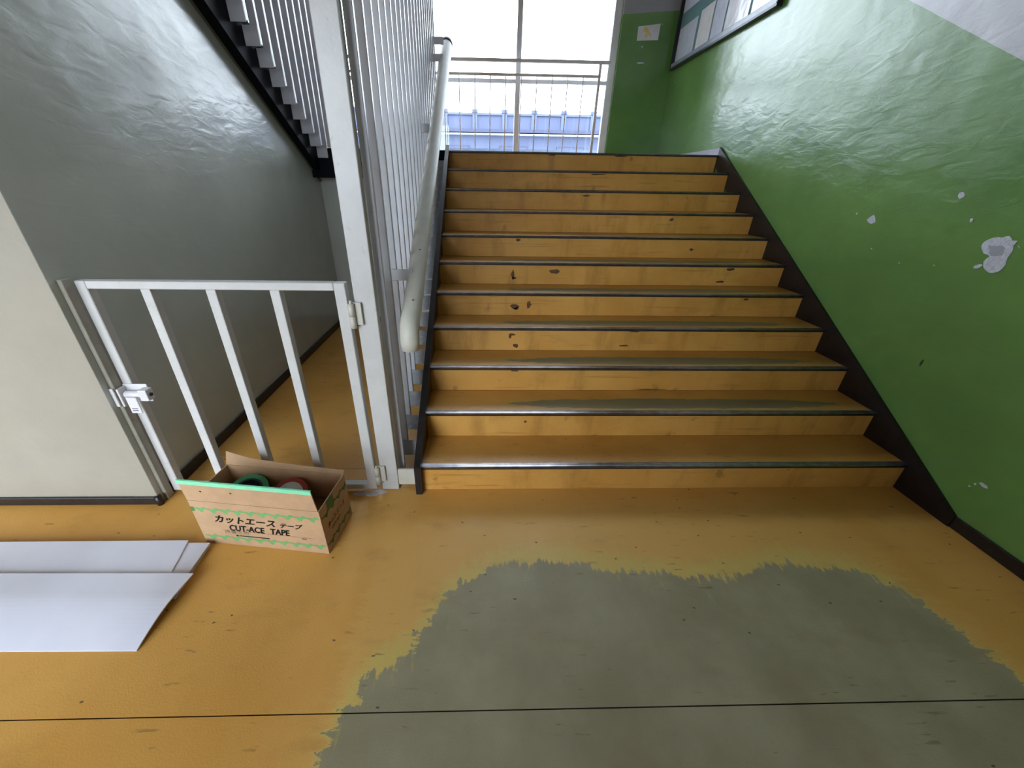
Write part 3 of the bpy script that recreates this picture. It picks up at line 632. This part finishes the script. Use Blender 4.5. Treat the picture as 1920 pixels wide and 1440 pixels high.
# paint chips, bare plaster
def chip(pts, mat=None, d=0.0012): return poly3('paint_chip', [(XR-0.0002, y, z) for y, z in pts], (-1, 0, 0), d, mat or M_PLAS, wr)
chip([(1.865, 1.285), (1.867, 1.299), (1.862, 1.31), (1.85, 1.321), (1.839, 1.328), (1.826, 1.332), (1.807, 1.332), (1.796, 1.339), (1.786, 1.342), (1.772, 1.332), (1.766, 1.324), (1.746, 1.326), (1.751, 1.305), (1.744, 1.287), (1.743, 1.273), (1.746, 1.253), (1.742, 1.234), (1.739, 1.223), (1.742, 1.204), (1.748, 1.191), (1.763, 1.182), (1.779, 1.179), (1.799, 1.188), (1.815, 1.202), (1.824, 1.223), (1.819, 1.239), (1.811, 1.246), (1.821, 1.254), (1.841, 1.257), (1.855, 1.271)])
M_PLAS2 = simple('inner_plaster', C(168, 172, 184), 0.85, var=0.08, scale=50)
chip([(1.841, 1.293), (1.81, 1.295), (1.79, 1.3), (1.776, 1.292), (1.771, 1.273), (1.77, 1.26), (1.788, 1.253), (1.808, 1.251), (1.822, 1.262), (1.825, 1.275)], M_PLAS2, 0.0018)
chip([(1.85, 1.188), (1.849, 1.199), (1.834, 1.209), (1.823, 1.21), (1.819, 1.204), (1.825, 1.195), (1.835, 1.187)])
chip([(1.738, 1.307), (1.733, 1.307), (1.724, 1.299), (1.725, 1.296), (1.73, 1.3)])
chip([(2.513, 1.355), (2.495, 1.374), (2.481, 1.386), (2.463, 1.37), (2.45, 1.348), (2.468, 1.335), (2.491, 1.339)])
for k, (y, z, r) in enumerate(((1.963, 1.394, .009), (2.06, 1.50, .016), (2.60, 1.385, .007), (1.333, 0.275, .014), (1.36, 0.26, .005), (1.372, 0.235, .004), (2.20, 1.15, .004), (2.40, 1.2, .004), (2.02, 1.17, .004))):
    chip(blob(y, z, r, r*0.9, 9, 0.45, 100+k))
M_MARK = simple('dark_mark', C(44, 66, 30), 0.6); chip(blob(1.836, 0.689, .006, .018, 9, .3, 77), M_MARK, 0.0008)
for k, (x, z, rx, rz) in enumerate(((1.99, 2.905, .06, .010), (1.985, 3.062, .010, .010))):
    poly3('paint_chip', [(px, YF-0.0002, pz) for px, pz in blob(x, z, rx, rz, 10, .35, 200+k)], (0, -1, 0), 0.001, M_PLAS, pr_)

# ------------------------------------------------------------------ outside
M_GND = simple('asphalt', C(110, 112, 116), 0.9, var=0.1); box('ground', -80, 80, -80, 90, -0.3, -0.13, M_GND, kind='structure')
M_BLD = simple('blue_grey_render', C(78, 86, 110), 0.8, var=0.08, scale=0.6); M_BLD2 = simple('roof_metal', C(66, 74, 102), 0.6, var=0.06, scale=0.5); M_BLD3 = simple('gutter', C(52, 58, 82), 0.6)
bd = empty('building', (2, 30, 0), 'long blue grey building with ribbed roof edge seen through the window', 'building')
box('wall', -24, 26, 30.3, 38, -0.13, 4.62, M_BLD, bd); box('roof_band', -24.5, 26.5, 30.0, 38.3, 4.78, 5.56, M_BLD2, bd); box('gutter', -24.6, 26.6, 29.8, 30.0, 4.62, 4.80, M_BLD3, bd); box('coping', -24.5, 26.5, 29.9, 38.3, 5.56, 5.68, M_BLD, bd)
for k in range(-11, 13):
    x = (-0.0772 + 0.0645*k)*30
    box('rib', x-0.22, x+0.10, 29.9, 30.0, 4.80, 5.56, M_BLD, bd); box('rib_cap', x-0.25, x+0.13, 29.85, 30.3, 5.68, 5.86, M_BLD2, bd)
for k in range(-5, 7):
    x = k*3.9+1.2; f_ = box('window', x, x+1.9, 30.24, 30.3, 1.2, 3.9, M_BLD3, bd); box('window_pane', x+0.08, x+1.82, 30.22, 30.24, 1.28, 3.82, M_BLD2, f_)
tube('window_rail_outdoors', [(-12, 8.1, 2.325), (12, 8.1, 2.325)], 0.014, M_ALU)['kind'] = 'structure'  # stands in for a window rail, added outdoors so the sky brightens it
pw = box('balcony_wall', -12, 12, 8.0, 8.2, -0.13, 2.10, simple('pale_concrete', C(112, 122, 144), 0.8, var=0.06, scale=1.2), kind='structure')
